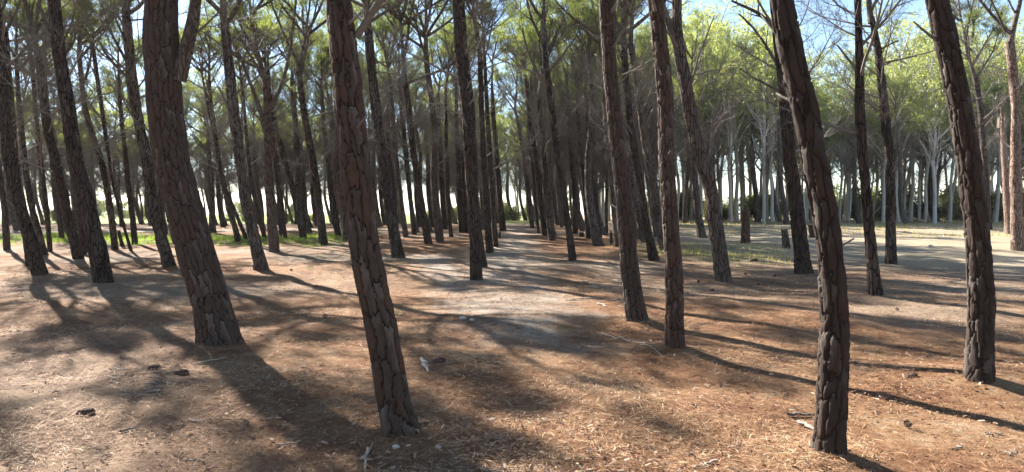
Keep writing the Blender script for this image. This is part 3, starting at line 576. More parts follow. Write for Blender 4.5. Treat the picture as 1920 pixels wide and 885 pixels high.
class Crown:
    """live head of a pine above its fork: limbs and needle crown, origin at the fork"""
    def __init__(s, seed, style='wide'):
        rng = np.random.default_rng(seed); s.limbs = []; tips = []
        if style == 'wide': nl, L, elv = 6, 3.0, (.45, 1.1)
        elif style == 'tall': nl, L, elv = 8, 2.3, (.35, .95)
        else: nl, L, elv = 7, 2.7, (.2, .9)
        lead = branch_curve((0, 0, -.15), (rng.normal(0, .1), rng.normal(0, .1), 1), 2.6 if style != 'tall' else 3.6, 8, rng, .2, .10)
        b = MB(); grow(b, lead, .078, .02, 2, rng, tips, 1, (8, 4, 3), .3, (5, 4), .38); dry_twigs(b, tips, rng, 3); s.limbs.append(b)
        ph = rng.random()*6.28
        for i in range(nl):
            ph += 2.4+rng.normal(0, .3); el = rng.uniform(*elv)
            f = rng.uniform(.0, .75)*(len(lead)-1); j = int(f); p = lead[j]+(lead[j+1]-lead[j])*(f-j)
            l = L*rng.uniform(.75, 1.15)*(1-.25*f/len(lead))
            b = MB(); P = branch_curve(p, (math.cos(ph)*math.cos(el), math.sin(ph)*math.cos(el), math.sin(el)), l, 9, rng, .5, .15)
            tn = []; grow(b, P, .05, .012, 2, rng, tn, 1, (6, 4, 3), .45, (7, 4), .40); dry_twigs(b, tn, rng, 3); tips += tn; s.limbs.append(b)
        zs = np.array([t[0][2] for t in tips]); z0 = np.quantile(zs, .22)
        tips = [t for t in tips if t[0][2] > z0 and vn(t[0][0]*1.1+seed*7, t[0][1]*1.1, t[0][2]*1.1) > -.42]
        s.crown = MB(); needle_mesh(s.crown, tips, rng, 11, 9, .25, .13, .0105, .55)
        s.wood = MB()
        for b in s.limbs: s.wood.join(b)
        s.limb_me = [b.mesh('limb', M_limb) for b in s.limbs]
        s.crown_me = s.crown.mesh('crown', M_needle, False); s.ntri = s.crown.n//3
CR = [Crown(1, 'wide'), Crown(2, 'wide'), Crown(3, 'tall'), Crown(4, 'mid'), Crown(5, 'mid'), Crown(6, 'wide')]
print('crown tris', [c.ntri for c in CR], 'limbs', [c.wood.n for c in CR], round(time.time()-T0, 1))

def attach_crown(root, cr, top, rng, sc, full=True, rs=1.0):
    rz = rng.random()*6.28
    for k, m_ in enumerate(cr.limb_me):
        o = link('limb', m_, root, top); o.rotation_euler = (0, 0, rz); o.scale = (sc,)*3
    o = link('crown', cr.crown_me, root, top); o.rotation_euler = (0, 0, rz); o.scale = (sc,)*3
def attach_dead(root, Q, r, rng, n, z0, z1, stubs=False):
    """bare branches up the trunk; Q in root space"""
    for i in range(n):
        z = z0+(z1-z0)*((i+rng.random())/n)**.8
        j = int(np.argmin(np.abs(Q[:, 2]-z))); me_ = DEAD[int(rng.integers(0, 14)) if rng.random() < .8 and not stubs else int(rng.integers(14, 18))]
        ph = rng.random()*6.28; p = Q[j]+np.array([math.cos(ph), math.sin(ph), 0])*r[j]*.75
        o = link('dead_branch', me_, root, p); o.rotation_euler = (rng.normal(0, .15), rng.normal(0, .15), ph)
        q = .7+.5*rng.random(); o.scale = (q, q, q)

FORKS_UP = 1.0
n_pl = 0
PINES = 'pines traced along the path and through the stand'
for (key, mode, pts, forks, label) in HERO:
    rng = np.random.default_rng(sum(map(ord, key))*11+len(pts)); b = HN[key]; d = b[1]
    bz = float(gz(b[0], b[1]))
    P, R = world_trace(pts, b[1]); P[0][2] = min(P[0][2], bz)
    d0 = P[0]-P[1]; P = np.vstack([P[0]+d0/np.linalg.norm(d0)*.18, P]); R = np.r_[R[0]*1.12, R]
    hf = rng.uniform(6.0, 7.6) + (1.0 if d > 30 else 0)
    if P[-1][2] < bz+hf:
        dr = P[-1]-P[-3]; dr /= np.linalg.norm(dr); dr = dr*.5+np.array([0, 0, .5]); dr /= np.linalg.norm(dr)
        k = (bz+hf-P[-1][2])/dr[2]
        P = np.vstack([P, P[-1]+dr*k*.5, P[-1]+dr*k]); R = np.r_[R, max(R[-1]*.8, .07), max(min(R[-1]*.6, .1), .065)]
    else:
        keep = P[:, 2] < bz+hf; kk = max(3, int(keep.sum())); 
        zt = bz+hf
        if kk < len(P):
            f = (zt-P[kk-1][2])/(P[kk][2]-P[kk-1][2]+1e-9); pt = P[kk-1]+(P[kk]-P[kk-1])*f; rt = R[kk-1]+(R[kk]-R[kk-1])*f
            P = np.vstack([P[:kk], pt]); R = np.r_[R[:kk], rt]
    if mode == 'plate': R = R*.94
    root = thing('pine_tree', (b[0], b[1], bz), label, 'pine tree', None)
    P = P-np.array([b[0], b[1], bz])
    if mode == 'plate':
        vis = min(hf, EYE+.36*d+.5-bz)
        Q, r, k = plated_trunk(root, P, R, rng, vis, M_plate_dark if key in 'CD' else M_plate); n_pl += k
    else:
        mbt = MB(); m = 40 if mode == 'relief' else 20
        Q, r, u = trunk_mesh(mbt, P, R, m, .035 if mode == 'relief' else .09, rng); link('trunk', mbt.mesh('trunk', M_rosy if key == 'AT' else (M_grey if key in ('AR', 'U', 'V', 'AQ', 'AN', 'Q', 'P', 'G') else M_bark)), root)
    for fk in forks:
        FP, FR = world_trace(fk, b[1]); FP -= np.array([b[0], b[1], bz]); n = len(FP)
        FP[:, 1] += np.linspace(0, -.25, n)*rng.choice([-1, 1])*min(1, d/12)
        FQ, fr, _ = resample(FP, FR, .12 if d < 20 else .25)
        mbf = MB(); big = FR[0] > .03
        grow(mbf, FQ, fr[0], max(fr[-1], .006), 2, rng, [], 1, (7, 4, 3), .4, (5, 3), .3)
        link('limb', mbf.mesh('limb', M_limb if big else M_dead), root)
    cr = CR[int(rng.integers(0, 6))]
    sc = max(.75, min(1.25, r[-1]/.078))*rng.uniform(.95, 1.1)
    if pts[-1][1] > 60: sc *= .9
    attach_crown(root, cr, Q[-1], rng, sc)
    nd = 13 if d > 12 else (9 if d > 9 else 6)
    attach_dead(root, Q, r, rng, nd, 2.6 if d > 9 else 3.4, hf-.1)
    attach_dead(root, Q, r, rng, 4, 1.3, 3.4, True)
print('plates', n_pl, round(time.time()-T0, 1))

# ------------------------------------------------------------------ more pines of the stand, grouped by where they stand
PROTO = []
for s in range(11):
    wide = s < 4; rng = np.random.default_rng(900+s); hf = rng.uniform(4.0, 5.2) if wide else rng.uniform(5.0, 7.4)
    kx = .95 if wide else .62
    zs = np.linspace(-.2, hf, 9); lean = -rng.uniform(.10, .28)
    x = lean*hf*.55*(1-np.exp(-zs/hf*2.2))+.05*np.sin(zs*1.3+s)*rng.uniform(.5, 2); x -= np.interp(0, zs, x); y = .12*np.sin(zs*.9+s*2)
    R0 = rng.uniform(.095, .185)
    mbt = MB(); Q, r, u = trunk_mesh(mbt, np.stack([x, y, zs], 1), R0*np.interp(zs/hf, [-.1, 0, .06, .5, 1], [1.35, 1.25, 1, .82, .55]), 14, .15, rng)
    cr = CR[s % 6]
    mbw = MB(); rz = rng.random()*6.28; c, sn = math.cos(rz), math.sin(rz); Rm = np.array([[c*kx, -sn*kx, 0], [sn*kx, c*kx, 0], [0, 0, 1]])
    mbw.join(cr.wood, (Rm, Q[-1]))
    for i in range(22):
        z = rng.uniform(2.2, hf); j = int(np.argmin(np.abs(Q[:, 2]-z))); a = rng.random()*6.28; c, sn = math.cos(a), math.sin(a)
        mbw.join(DEAD_MB[int(rng.integers(0, 14))], (np.array([[c, -sn, 0], [sn, c, 0], [0, 0, 1]])*rng.uniform(.7, 1.25), Q[j]))
    PROTO.append((mbt.mesh('trunk', (M_bark, M_grey, M_grey)[s % 3]), mbw.mesh('branches', M_limb), cr.crown_me, Q[-1].copy(), rz, kx))
taken = [(v[0], v[1]) for v in HN.values()]
def free(x, y, dmin):
    return all((x-a)**2+(y-c)**2 > dmin*dmin for a, c in taken)
REFS = [('N', 'the leaning left edge pine'), ('M', 'the crisp shadowed pine'), ('A', 'the thickest trunk'), ('P', 'the single stemmed pine'), ('Q', 'the three stemmed pine'),
 ('B', 'the red brown foreground pine'), ('T', 'the side path'), ('K', 'the dark stubbed pine'), ('AC', 'the path end'), ('AE', 'the lone path edge pine'), ('F', 'the finely cracked trunk'),
 ('E', 'the straight scarred trunk'), ('G', 'the bent forked pine'), ('H', 'the slim straight pine'), ('C', 'the dark crooked pine'), ('I', 'the crossing branches pine'),
 ('D', 'the flaky edge pine'), ('AT', 'the pale right edge pine')]
def px_at(key, py=390):
    pts = [h for h in HERO if h[0] == key][0][2]; ys = [p[1] for p in pts][::-1]; xs = [p[0] for p in pts][::-1]
    return float(np.interp(py, ys, xs))
REFX = sorted((px_at(k), n) for k, n in REFS)
def zone(x, y):
    px = 960+FPX*x/max(y, 1); L = [n for q, n in REFX if q <= px]; Rr = [n for q, n in REFX if q > px]
    if not L: return 'left of '+Rr[0]
    if not Rr: return 'right of '+L[-1]
    return 'between '+L[-1].replace('the ', '', 1)+' and '+Rr[0].replace('the ', '', 1)
SEEN = {}
def zlabel(root, what, x, y):
    """what it is plus the gap it shows in; the nearest of each gap is told apart from the others"""
    z = zone(x, y); SEEN.setdefault((what, z), []).append((y, root))
def name_zones():
    for (what, z), L in SEEN.items():
        L.sort(key=lambda t: t[0])
        for i, (y, root) in enumerate(L):
            if len(L) == 1: lb = what+' seen '+z
            elif i == 0: lb = 'nearest '+what+' '+z
            elif i == len(L)-1 and len(L) > 2: lb = 'farthest '+what+' '+z
            elif len(L) == 2: lb = 'farther '+what+' '+z
            else: lb = what+', mid depth, '+z
            root['label'] = lb; root['group'] = what+'s '+z
def plant(x, y, label, group, rng, sc=None, lo=0, hi=11):
    tr, wd, cm, top, rz, kx = PROTO[int(rng.integers(lo, hi))]
    root = thing('pine_tree', (x, y, float(gz(x, y))-.03), label, 'pine tree', group)
    root.rotation_euler = (0, 0, rng.normal(0, .45)); s = sc or rng.uniform(.85, 1.2); root.scale = (s*rng.uniform(.85, 1.1),)*2+(s,)
    link('trunk', tr, root); link('limb', wd, root)
    o = link('crown', cm, root, top); o.rotation_euler = (0, 0, rz); o.scale = (kx, kx, 1)
    taken.append((x, y)); return root
prng = np.random.default_rng(77)
def scatter(n, fn, dmin, what, sc=None, lo=0, hi=11):
    k = 0; tries = 0
    while k < n and tries < n*80:
        tries += 1; x, y = fn()
        if not free(x, y, dmin): continue
        if seg_dist(x, y, PATH) < (1.5 if y < 40 else 1.3): continue
        r_ = plant(x, y, what, None, prng, sc() if sc else None, lo, hi); zlabel(r_, what, x, y); k += 1
    return k
U = prng.uniform
nA = scatter(56, lambda: (U(-48, -10), U(32, 50)), 2.0, 'dark field edge pine', lambda: U(.85, 1.1))
nA += scatter(66, lambda: (U(-54, -9), U(48, 64)), 2.0, 'dark field edge pine', lambda: U(.85, 1.05), 0, 4)
nB = scatter(44, lambda: (U(-14, -1.6), U(25, 60)), 1.5, 'slender stand pine', None, 3)
def fC():
    y = U(25, 64); return U(1.6, .215*y+.6), y
nC = scatter(60, fC, 1.3, 'slender stand pine', None, 4)
def fD():
    y = U(46, 60); return U(.23*y, .8*y), y
nD = scatter(18, fD, 2.6, 'green topped far pine', lambda: U(1.05, 1.35))
nE = scatter(34, lambda: (U(-6, 6), U(58, 84)), 1.2, 'small far pine', lambda: U(.95, 1.35), 0, 11)
# trees just outside the frame to the left, whose crowns shade the floor, and the stand the viewer stands in
for (x, y) in ((-10.6, 10.2), (-9.4, 5.6), (-19.5, 19), (-15.2, 9.0), (-23.5, 24.0), (-21, 13), (-12.4, 11.6), (-17, 11.6)):
    plant(x, y, 'pine standing past the left edge of the view, its crown shading the floor', 'pines past the left edge', prng)
for (x, y) in ((12.5, 10.5), (17, 14.5), (9.5, 4.5), (21, 19)):
    plant(x, y, 'pine standing past the right edge of the view', 'pines past the right edge', prng)
k = 0
while k < 30:
    x, y = U(-20, 20), U(-20, -2.2)
    if not free(x, y, 2.6): k += .05; continue
    plant(x, y, 'pine of the same stand growing behind the viewpoint', 'pines behind the viewpoint', prng, U(.9, 1.25)); k += 1
print('pines', nA, nB, nC, nD, nE, round(time.time()-T0, 1))

# ------------------------------------------------------------------ pale barked tall trees behind, right
def pale_tree(seed, H):
    rng = np.random.default_rng(seed); tr = MB(); wd = MB(); tips = []
    z = np.linspace(-.2, H*.62, 8); x = np.cumsum(rng.normal(0, .16, 8)); y = np.cumsum(rng.normal(0, .12, 8))
    P = np.stack([x-x[0], y-y[0], z], 1); R = np.linspace(.13, .085, 8); R[0] = .165
    Q, r, u = resample(P, R, .5); tube(tr, Q, r, 10)
    nl = 11
    for i in range(nl):
        t = .45+.55*i/(nl-1); j = min(int(t*(len(Q)-1)), len(Q)-1); ph = i*2.4+rng.normal(0, .3); el = rng.uniform(.7, 1.3)
        L = H*rng.uniform(.20, .34)
        B = branch_curve(Q[j], (math.cos(ph)*math.cos(el), math.sin(ph)*math.cos(el), math.sin(el)), L, 9, rng, .25, .16)
        grow(wd, B, .085*(1.1-.4*t), .02, 2, rng, tips, 1, (6, 4, 3), .1, (7, 4), .36)
    tips = [q for q in tips if q[0][2] > H*.50]
    cr = MB(); needle_mesh(cr, tips, rng, 6, 3, .45, .20, .060, .8, .6)
    return tr.mesh('trunk', M_euc), wd.mesh('limb', M_euc), cr.mesh('crown', M_leaf, False), cr.n//3
EU = [pale_tree(50+i, h) for i, h in enumerate((15, 17, 14, 18, 16))]
def plant_pale(x, y, s, label, group, what=None):
    tr, wd, cm, _ = EU[int(prng.integers(0, len(EU)))]
    root = thing('pale_barked_tree', (x, y, float(gz(x, y))-.05), label, 'tree', group)
    root.rotation_euler = (0, 0, prng.random()*6.28); root.scale = (s, s, s*prng.uniform(.92, 1.05))
    link('trunk', tr, root); link('limb', wd, root); link('crown', cm, root); taken.append((x, y))
    if what: zlabel(root, what, x, y)
k = 0; tries = 0
while k < 150 and tries < 16000:
    tries += 1; y = U(52, 70); x = U(.13*y, .82*y)
    if not free(x, y, 1.45): continue
    s = U(.72, 1.0)
    if x/y < .40: s *= 1.25
    elif x/y < .56: s *= .98
    else: s *= 1.2
    plant_pale(x, y, s, 'x', None, 'tall pale tree'); k += 1
EUX = [((1753, 420), 1.0, 'widest white trunked tree standing at the front behind the sandy track'),
       ((1432, 420), .9, 'bright white stem right of the tall broken stump, at the front of the far stand')]
for (p, s, lb) in EUX:
    q = ground(*p); q = q*(52/q[1]) if q[1] > 52 else q; plant_pale(q[0], q[1], s, lb, None)
k = 0
while k < 26:      # trees that close the view behind the path and the dense stand
    y = U(70, 94); x = U(-9, 12)
    if not free(x, y, 2.6): k += .2; continue
    plant_pale(x, y, U(.85, 1.1), 'x', None, 'leafy background tree'); k += 1

# ------------------------------------------------------------------ shrubs at the foot of the far stand
def shrub(seed, sc):
    rng = np.random.default_rng(seed); st = MB(); tips = []
    for i in range(7):
        ph = rng.random()*6.28; el = rng.uniform(.5, 1.4)
        B = branch_curve((0, 0, -.05), (math.cos(ph)*math.cos(el), math.sin(ph)*math.cos(el), math.sin(el)), rng.uniform(.7, 1.4), 6, rng, .2, .2)
        grow(st, B, .018, .005, 2, rng, tips, 1, (4, 3, 3), .1, (6, 4), .4)
    lf = MB(); needle_mesh(lf, tips, rng, 6, 4, .2, .09, .035, .9, .2)
    return st.mesh('stem', M_dead), lf.mesh('leaves', M_shrub, False)
SH = [shrub(70+i, 1) for i in range(4)]
def plant_shrub(x, y, s, label, group=None, nm='shrub'):
    a, b_ = SH[int(prng.integers(0, 4))]; root = thing(nm, (x, y, float(gz(x, y))), label, 'shrub', group)
    root.rotation_euler = (0, 0, prng.random()*6.28); root.scale = (s, s, s*prng.uniform(.7, 1.3))
    link('stem', a, root); link('foliage', b_, root); zlabel(root, label, x, y)
for i in range(60):
    y = U(60, 74); x = U(.2*y, .8*y)
    plant_shrub(x, y, U(1.2, 3.0), 'yellow green bush')
for i in range(20):
    y = U(80, 92); x = U(-7, 8)
    plant_shrub(x, y, U(1.6, 2.9), 'large path end bush')
for i in range(12):
    y = U(90, 130); x = U(-90, -14)
    plant_shrub(x, y, U(1.6, 3.2), 'distant round bush')
for i in range(16):
    y = U(57, 70); x = U(-44, -8)
    plant_shrub(x, y, U(.5, .95), 'low green bush')

name_zones()
# ------------------------------------------------------------------ stumps
def stump(px, py, wpx, hpx, lean, label, jag=.12, m_=None, name='tree_stump'):
    b = ground(px, py); s = b[1]/FPX; r0 = wpx*s/2; H = hpx*s; rng = np.random.default_rng(int(px))
    n, m = 16, 18; u = np.linspace(-.12, H, n); mb = MB(); th = np.arange(m)*2*math.pi/m
    rr_ = r0*(1+.28*np.exp(-np.maximum(u, 0)/(.18)))*(1 if H < 3 else np.interp(u/H, [0, .8, 1], [1, .62, .30]))
    V = []
    for i in range(n):
        q = rr_[i]*(1+.10*vn(np.cos(th)*1.5+px, np.sin(th)*1.5, u[i]*2)+.08*vn(np.cos(th)*5, np.sin(th)*5+px, u[i]*3))
        zz = u[i]+(jag*H*.5*vn(np.cos(th)*2.2+px, np.sin(th)*2.2) if i == n-1 else 0)
        V.append(np.stack([lean*u[i]+q*np.cos(th), q*np.sin(th), np.zeros(m)+zz], 1))
    V = np.concatenate(V+[np.array([[lean*H, 0, H*(1-jag*.3)]])]); bb = (n-1)*m
    mb.add(V, ringquads(n, m), [[bb+j, bb+(j+1) % m, n*m] for j in range(m)])
    root = thing(name, b, label, 'stump' if name == 'tree_stump' else 'dead tree', None)
    link('stump_wood', mb.mesh('stump_wood', m_ or M_stump), root)
    fl = MB()
    for j in range(6):
        a = rng.random()*6.28; P0 = np.array([math.cos(a)*r0*.8+lean*H, math.sin(a)*r0*.8, H*.97])
        tube(fl, np.array([P0-[0, 0, H*.08], P0, P0+[rng.normal(0, .03), 0, H*.06*rng.random()+.02]]), [.02, .015, .003], 4)
    link('splinter', fl.mesh('splinter', M_stick), root)
stump(1398, 456, 15, 64, -.02, 'tall broken red brown stump behind the bent forked pine, right')
stump(1475, 465, 12, 35, -.14, 'shorter dark stump tilted left, right of the tall broken stump', m_=M_bark)
stump(1525, 447, 12, 26, -.2, 'small stump hidden close behind the dark crooked foreground pine', m_=M_bark)
stump(1146, 457, 5.5, 23, -.03, 'thin red stump post in the stand, right of the crooked dark pine')
stump(936, 447, 4.5, 13, .1, 'tiny reddish stump beside the pair of pines on the path edge')
stump(1090, 444, 8, 9, 0, 'low dark stump just left of the crooked dark pine in the stand', m_=M_bark)
stump(230, 462, 6, 30, -.25, 'thin dark post like stump near the green patch at left', m_=M_bark)
stump(1893, 438, 16, 222, -.09, 'pale broken trunk without crown, left of the reddish right edge pine', .22, M_rosy, 'broken_trunk')

# ------------------------------------------------------------------ loose things on the floor
def lump_mesh(seed, m_, a, b_, c_, rough=.25, n=10, m=14):
    mb = MB(); th = np.arange(m)*2*math.pi/m; ph = np.linspace(-math.pi/2, math.pi/2, n); V = []
    for p in ph:
        x, y, z = np.cos(p)*np.cos(th), np.cos(p)*np.sin(th), np.sin(p)+0*th
        q = 1+rough*vn(x*1.6+seed, y*1.6, z*1.6)+rough*.5*vn(x*4+seed, y*4, z*4)
        V.append(np.stack([x*q*a, y*q*b_, z*q*c_], 1))
    mb.add(np.concatenate(V), ringquads(n, m), a=seed % 1); return mb.mesh('lump', m_, False)
def chunk(px, py, wpx, label, seed):
    b = ground(px, py); s = b[1]/FPX; w = wpx*s
    rng = np.random.default_rng(seed); mb = MB(); m = 9; th = np.arange(m)*2*math.pi/m
    V = []
    for z, k in ((-.02, .95), (.1*w, 1.0), (.26*w, .8), (.32*w, .35)):
        q = k*(1+.3*vn(np.cos(th)*1.4+seed, np.sin(th)*1.4, z*6))
        V.append(np.stack([q*np.cos(th)*w*.55, q*np.sin(th)*w*.33, z+0*th+.05*w*np.cos(th)], 1))
    V = np.concatenate(V+[np.array([[0, 0, .33*w]])]); mb.add(V, ringquads(4, m), [[27+j, 27+(j+1) % m, 36] for j in range(m)])
    o = link('bark_chunk', mb.mesh('bark_chunk', M_chunk, False), None, b); o.rotation_euler = (0, 0, rng.uniform(-.5, .5))
    tag(o, label, 'bark chunk')
chunk(338, 702, 30, 'dark wedge of bark lying right of another one on the needles, left foreground', 1)
chunk(287, 692, 26, 'dark bark piece on the needles, just left of the wedge shaped piece', 2)
chunk(160, 776, 36, 'flat dark bark slab in the shadow at the lower left', 3)
chunk(824, 680, 26, 'dark lump on the floor right of the red brown foreground pine', 4)
chunk(1413, 490, 16, 'dark wood lump on the grey floor below the tall broken stump', 5)
chunk(1738, 672, 20, 'dark brown clod on the floor left of the nearest right edge pine', 6)
chunk(1710, 707, 22, 'brown clod half buried in needles in front of the dark clod', 7)
chunk(792, 800, 30, 'bark piece fallen against the foot of the red brown foreground pine', 8)
chunk(1335, 545, 10, 'small dark bit of bark at the foot of the bent forked pine', 9)
def stone(px, py, wpx, label, seed, m_=None):
    b = ground(px, py); w = wpx*b[1]/FPX
    o = link('stone', lump_mesh(seed, m_ or M_stone, w*.5, w*.4, w*.28), None, b+np.array([0, 0, w*.12])); tag(o, label, 'stone')
stone(742, 840, 16, 'pale stone in front of the foot of the red brown foreground pine', 1.3)
stone(736, 878, 12, 'small pale stone at the bottom edge below the red brown foreground pine', 2.7)
stone(868, 598, 14, 'pale stone on the needles in the middle of the floor', 3.9)
stone(885, 601, 10, 'smaller grey stone right beside the pale stone in the middle', 4.4)
stone(1745, 462, 9, 'small stone on the sandy track at right', 5.1)
def stick(pa, pb, r, label, seed, m_=None, bend=.06, name='fallen_stick', group=None, fork=True):
    a, b_ = ground(*pa), ground(*pb); rng = np.random.default_rng(seed); n = 7; t = np.linspace(0, 1, n)[:, None]
    P = a+(b_-a)*t; L = np.linalg.norm(b_-a); P[:, :2] += rng.normal(0, bend*L, (n, 2))*np.sin(t*math.pi)
    P[:, 2] = [float(gz(x, y))+r*.9+.01*rng.random() for x, y, _ in P]
    loc = P[0].copy(); mb = MB(); tube(mb, P-loc, np.linspace(r, r*.55, n), 7, cap=True)
    if fork:
        d = (P[4]-P[3]); d /= np.linalg.norm(d); q = perp(d, rng.random()*6); q[2] = abs(q[2])*.2
        tube(mb, np.array([P[3]-loc, P[3]-loc+(d+q)*L*.12, P[3]-loc+(d*1.2+q)*L*.22]), [r*.5, r*.4, r*.2], 5, cap=True)
    o = link(name, mb.mesh(name, m_ or M_stick), None, loc); tag(o, label, 'stick', group)
stick((790, 676), (803, 701), .022, 'pale split stick on the floor right of the red brown foreground pine', 1)
stick((1497, 796), (1530, 810), .017, 'pale stick pointing at the foot of the dark crooked foreground pine', 2)
stick((690, 846), (684, 884), .012, 'thin pale stick at the bottom edge left of centre', 3)
stick((1478, 782), (1527, 782), .014, 'dark stick behind the pale one by the dark crooked foreground pine', 4, M_dead)
stick((1128, 628), (1182, 640), .012, 'long pale stick in front of the finely cracked trunk', 5)
stick((360, 685), (425, 672), .008, 'thin twig right of the wedge shaped bark piece', 7)
stick((225, 812), (262, 804), .010, 'short dark twig on the needles at the lower left', 8, M_dead)
stick((355, 792), (382, 793), .010, 'short pale twig on the needles below the wedge shaped bark piece', 9)
stick((1345, 868), (1300, 880), .010, 'short twig at the bottom edge right of centre', 10)
stick((520, 838), (560, 832), .009, 'short curved twig low in the left half of the floor', 11)
stick((1175, 640), (1240, 668), .007, 'long thin branch lying towards the foot of the scarred pine', 12)
trng = np.random.default_rng(5)
for i in range(26):
    x, y = trng.uniform(1050, 1165), trng.uniform(500, 575); a = trng.uniform(-.5, .9); L = trng.uniform(14, 38)
    stick((x, y), (x+L*math.cos(a), y+L*.4*math.sin(a)), trng.uniform(.006, .014), 'one of the pale twigs strewn between the path and the finely cracked trunk', 40+i, None, .12, 'fallen_twig', 'pale twigs strewn right of the path')
for i in range(30):
    x, y = trng.uniform(200, 330), trng.uniform(690, 760); a = trng.uniform(-.5, .9); L = trng.uniform(12, 36)
    stick((x, y), (x+L*math.cos(a), y+L*.4*math.sin(a)), trng.uniform(.003, .007), 'one of the pale twigs strewn round the two dark bark pieces', 90+i, None, .12, 'fallen_twig', 'pale twigs strewn at left')
for i in range(36):
    x, y = trng.uniform(20, 1900), 590+290*trng.random()**.8; a = trng.uniform(0, 6.28); L = trng.uniform(12, 44)*(y-400)/350
    stick((x, y), (x+L*math.cos(a), min(y+L*.4*math.sin(a), 905)), trng.uniform(.003, .0065), 'one of the thin twigs scattered over the near needle floor', 190+i, M_dead, .12, 'fallen_twig', 'twigs scattered over the near floor')
# pine cones
def cone_mesh(seed):
    mb = MB(); rng = np.random.default_rng(seed); core = 8
    for k in range(46):
        t = (k+.5)/46; z = t*.085; R = .030*math.sin(math.pi*(.12+.80*t)) ; a = k*2.4
        c = np.array([math.cos(a)*R, math.sin(a)*R, z]); o = np.array([math.cos(a), math.sin(a), .55]); tn = np.array([-math.sin(a), math.cos(a), 0])
        V = [c*.4+[0, 0, z*.6-.004], c-tn*.007, c+o*.009, c+tn*.007, c+[0, 0, .007]]
        mb.add(V, None, [[0, 1, 2], [0, 2, 3], [1, 4, 2], [2, 4, 3], [0, 4, 1], [0, 3, 4]], rng.random())
    return mb.mesh('pine_cone', M_cone, False)
CM = [cone_mesh(i) for i in range(3)]
spots = [(1295,508),(1400,516),(1455,520),(1310,531),(1420,535),(1683,583),(605,596),(545,508),(590,540),(1700,800)]
for i, (x, y) in enumerate(spots):
    b = ground(x, y); o = link('pine_cone', CM[i % 3], None, b+np.array([0, 0, .03])); o.rotation_euler = (1.45, trng.uniform(-.3, .3), trng.random()*6.28)
    s = trng.uniform(.75, 1.0); o.scale = (s, s, s)
    tag(o, 'one of the dark pine cones lying singly on the needle floor', 'pine cone', 'pine cones on the floor')

# ------------------------------------------------------------------ litter, grass (uncountable)
lrng = np.random.default_rng(3)
def polar(n, r0, r1, pw=1.0, half=.80):
    u = lrng.random(n); r = r0*(r1/r0)**u; a = lrng.uniform(-half, half, n); return r*np.sin(a), r*np.cos(a), r
def needle_litter(n):
    x, y, r = polar(n, 2.6, 22)
    dens = .55+.6*vn(x*1.1+4, y*1.4)+.3*vn(x*4, y*4); mk = masks(x, y)
    k = lrng.random(n) < np.clip(dens, .15, 1)*(1-.75*mk['path']); x, y, r = x[k], y[k], r[k]; n = len(x)
    L = lrng.uniform(.05, .12, n)*(1+.02*r); w = .0012+.00048*r
    a = lrng.uniform(0, 2*math.pi, n)+.8*vn(x*.8, y*.8)
    dx, dy = np.cos(a)*L/2, np.sin(a)*L/2; z = gz(x, y)+.004+lrng.random(n)**2*.022
    tz = lrng.normal(0, .16, n)*L; px_, py_ = -np.sin(a)*w, np.cos(a)*w
    bx, by = px_*lrng.normal(0, 2.5, n), py_*lrng.normal(0, 2.5, n)
    V = np.stack([np.stack([x-dx, y-dy, z-tz/2], 1), np.stack([x+bx-px_*.5, y+by-py_*.5, z+.003], 1), np.stack([x+dx, y+dy, z+tz/2], 1), np.stack([x+bx+px_*.5, y+by+py_*.5, z+.004], 1)], 1).reshape(-1, 3)
    tint = np.clip(lrng.beta(1.6, 1.9, n)+.25*vn(x*.9+30, y*1.1), 0, 1)
    mb = MB(); mb.add(V, np.arange(n*4).reshape(-1, 4), a=np.repeat(tint, 4)); return mb
o = link('needle_litter', needle_litter(330000).mesh('needle_litter', M_litter, False)); tag(o, 'red brown and straw coloured fallen pine needles covering the floor', 'needle litter', kind='stuff')
def chips(n):
    x, y, r = polar(n, 2.7, 20)
    dens = .38+.7*vn(x*.9+14, y*1.2)+.45*np.exp(-np.minimum.reduce([np.hypot(x-HN[k][0], y-HN[k][1]) for k in 'ABCDEF'])/.6)
    k = lrng.random(n) < np.clip(dens, .06, 1); x, y, r = x[k], y[k], r[k]; n = len(x)
    L = lrng.uniform(.010, .042, n)*(lrng.random(n)**.8+.3); w = L*lrng.uniform(.16, .5, n); h = lrng.uniform(.002, .006, n)
    a = lrng.uniform(0, 6.28, n); ux, uy = np.cos(a), np.sin(a); z = gz(x, y)+.008+lrng.random(n)*.022
    tl = lrng.normal(0, .3, n)
    V = []
    for sz in (0, 1):
        for (p, q) in ((-1, -1), (1, -.7), (1, .8), (-.8, 1)):
            V.append(np.stack([x+ux*L/2*p-uy*w/2*q, y+uy*L/2*p+ux*w/2*q, z+tl*L/2*p+h*sz+.3*w*abs(q)*(q > 0)], 1))
    V = np.stack(V, 1).reshape(-1, 3); F = np.array([[3, 2, 1, 0], [4, 5, 6, 7], [0, 1, 5, 4], [1, 2, 6, 5], [2, 3, 7, 6], [3, 0, 4, 7]])
    Q = (np.arange(n)[:, None, None]*8+F[None]).reshape(-1, 4)
    tint = np.clip(lrng.beta(1.5, 1.5, n), 0, 1); mb = MB(); mb.add(V, Q, a=np.repeat(tint, 8)); return mb
o = link('bark_litter', chips(34000).mesh('bark_litter', M_chip, False)); tag(o, 'pale and brown bark flakes strewn over the needles', 'bark litter', kind='stuff')
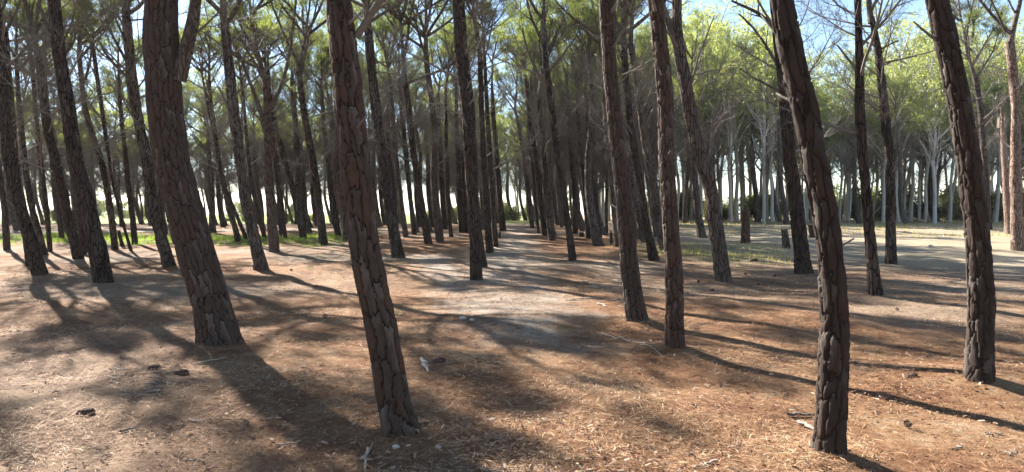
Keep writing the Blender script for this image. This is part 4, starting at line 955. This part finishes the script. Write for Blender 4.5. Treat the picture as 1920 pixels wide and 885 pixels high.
def blades(n, fx, h0, h1, w):
    x, y = fx(n); n = len(x); a = lrng.uniform(0, 6.28, n); h = lrng.uniform(h0, h1, n); z = gz(x, y)-.01
    lx, ly = lrng.normal(0, .4, n)*h, lrng.normal(0, .4, n)*h; cx, cy = np.cos(a)*w/2, np.sin(a)*w/2
    V = np.stack([np.stack([x-cx, y-cy, z], 1), np.stack([x+cx, y+cy, z], 1), np.stack([x+lx, y+ly, z+h], 1)], 1).reshape(-1, 3)
    mb = MB(); mb.add(V, None, np.arange(n*3).reshape(-1, 3), np.repeat(lrng.random(n), 3)); return mb
def gleft(n):
    x = lrng.uniform(-32, -5.5, n); y = lrng.uniform(24, 34, n); m_ = masks(x, y)['grass']*(.6+.7*vn(x*.8, y*1.2)); k = lrng.random(n) < m_; return x[k], y[k]
def gright(n):
    x = lrng.uniform(2.5, 12, n); y = lrng.uniform(16, 30, n); m_ = np.clip(1.1-np.hypot((x-7)/3.4, (y-23)/4.5), 0, 1)*(.5+.8*vn(x*.9, y*1.1)); k = lrng.random(n) < m_; return x[k], y[k]
def gdry(n):
    x = lrng.uniform(8, 46, n); y = lrng.uniform(30, 56, n); k = lrng.random(n) < masks(x, y)['dry']*(1-masks(x, y)['path'])*(.4+.9*vn(x*.4, y*.7)); return x[k], y[k]
o = link('grass', blades(60000, gleft, .06, .17, .03).mesh('grass', M_grass, False)); tag(o, 'low bright green grass patch beneath the left pines', 'grass', kind='stuff')
o = link('grass', blades(30000, gright, .05, .16, .02).mesh('grass', M_dry, False)); tag(o, 'thin yellow green grass round the tall broken stump', 'grass', kind='stuff')
o = link('grass', blades(30000, gdry, .05, .17, .035).mesh('grass', M_dry, False)); tag(o, 'dry straw coloured grass along the sandy track at right', 'grass', kind='stuff')
# ------------------------------------------------------------------ thin air lightening the far trees
def haze(density):
    mb = MB(); x0, x1, y0, y1, z0, z1 = -4200, 4200, -4200, 4200, -2.5, 28
    V = [(x, y, z) for z in (z0, z1) for y in (y0, y1) for x in (x0, x1)]
    mb.add(V, [[0, 2, 3, 1], [4, 5, 7, 6], [0, 1, 5, 4], [2, 6, 7, 3], [0, 4, 6, 2], [1, 3, 7, 5]])
    m = bpy.data.materials.new('haze'); m.use_nodes = True; n = m.node_tree; n.nodes.clear()
    v = n.nodes.new('ShaderNodeVolumePrincipled'); v.inputs['Density'].default_value = density; v.inputs['Color'].default_value = (.95, .96, 1, 1); v.inputs['Anisotropy'].default_value = .3
    o = n.nodes.new('ShaderNodeOutputMaterial'); n.links.new(v.outputs[0], o.inputs['Volume'])
    tag(link('haze', mb.mesh('haze', m, False)), 'pale air lightening the far trees', kind='stuff')
haze(.00022)
print('script', round(time.time()-T0, 1), 'objects', len(S.objects))
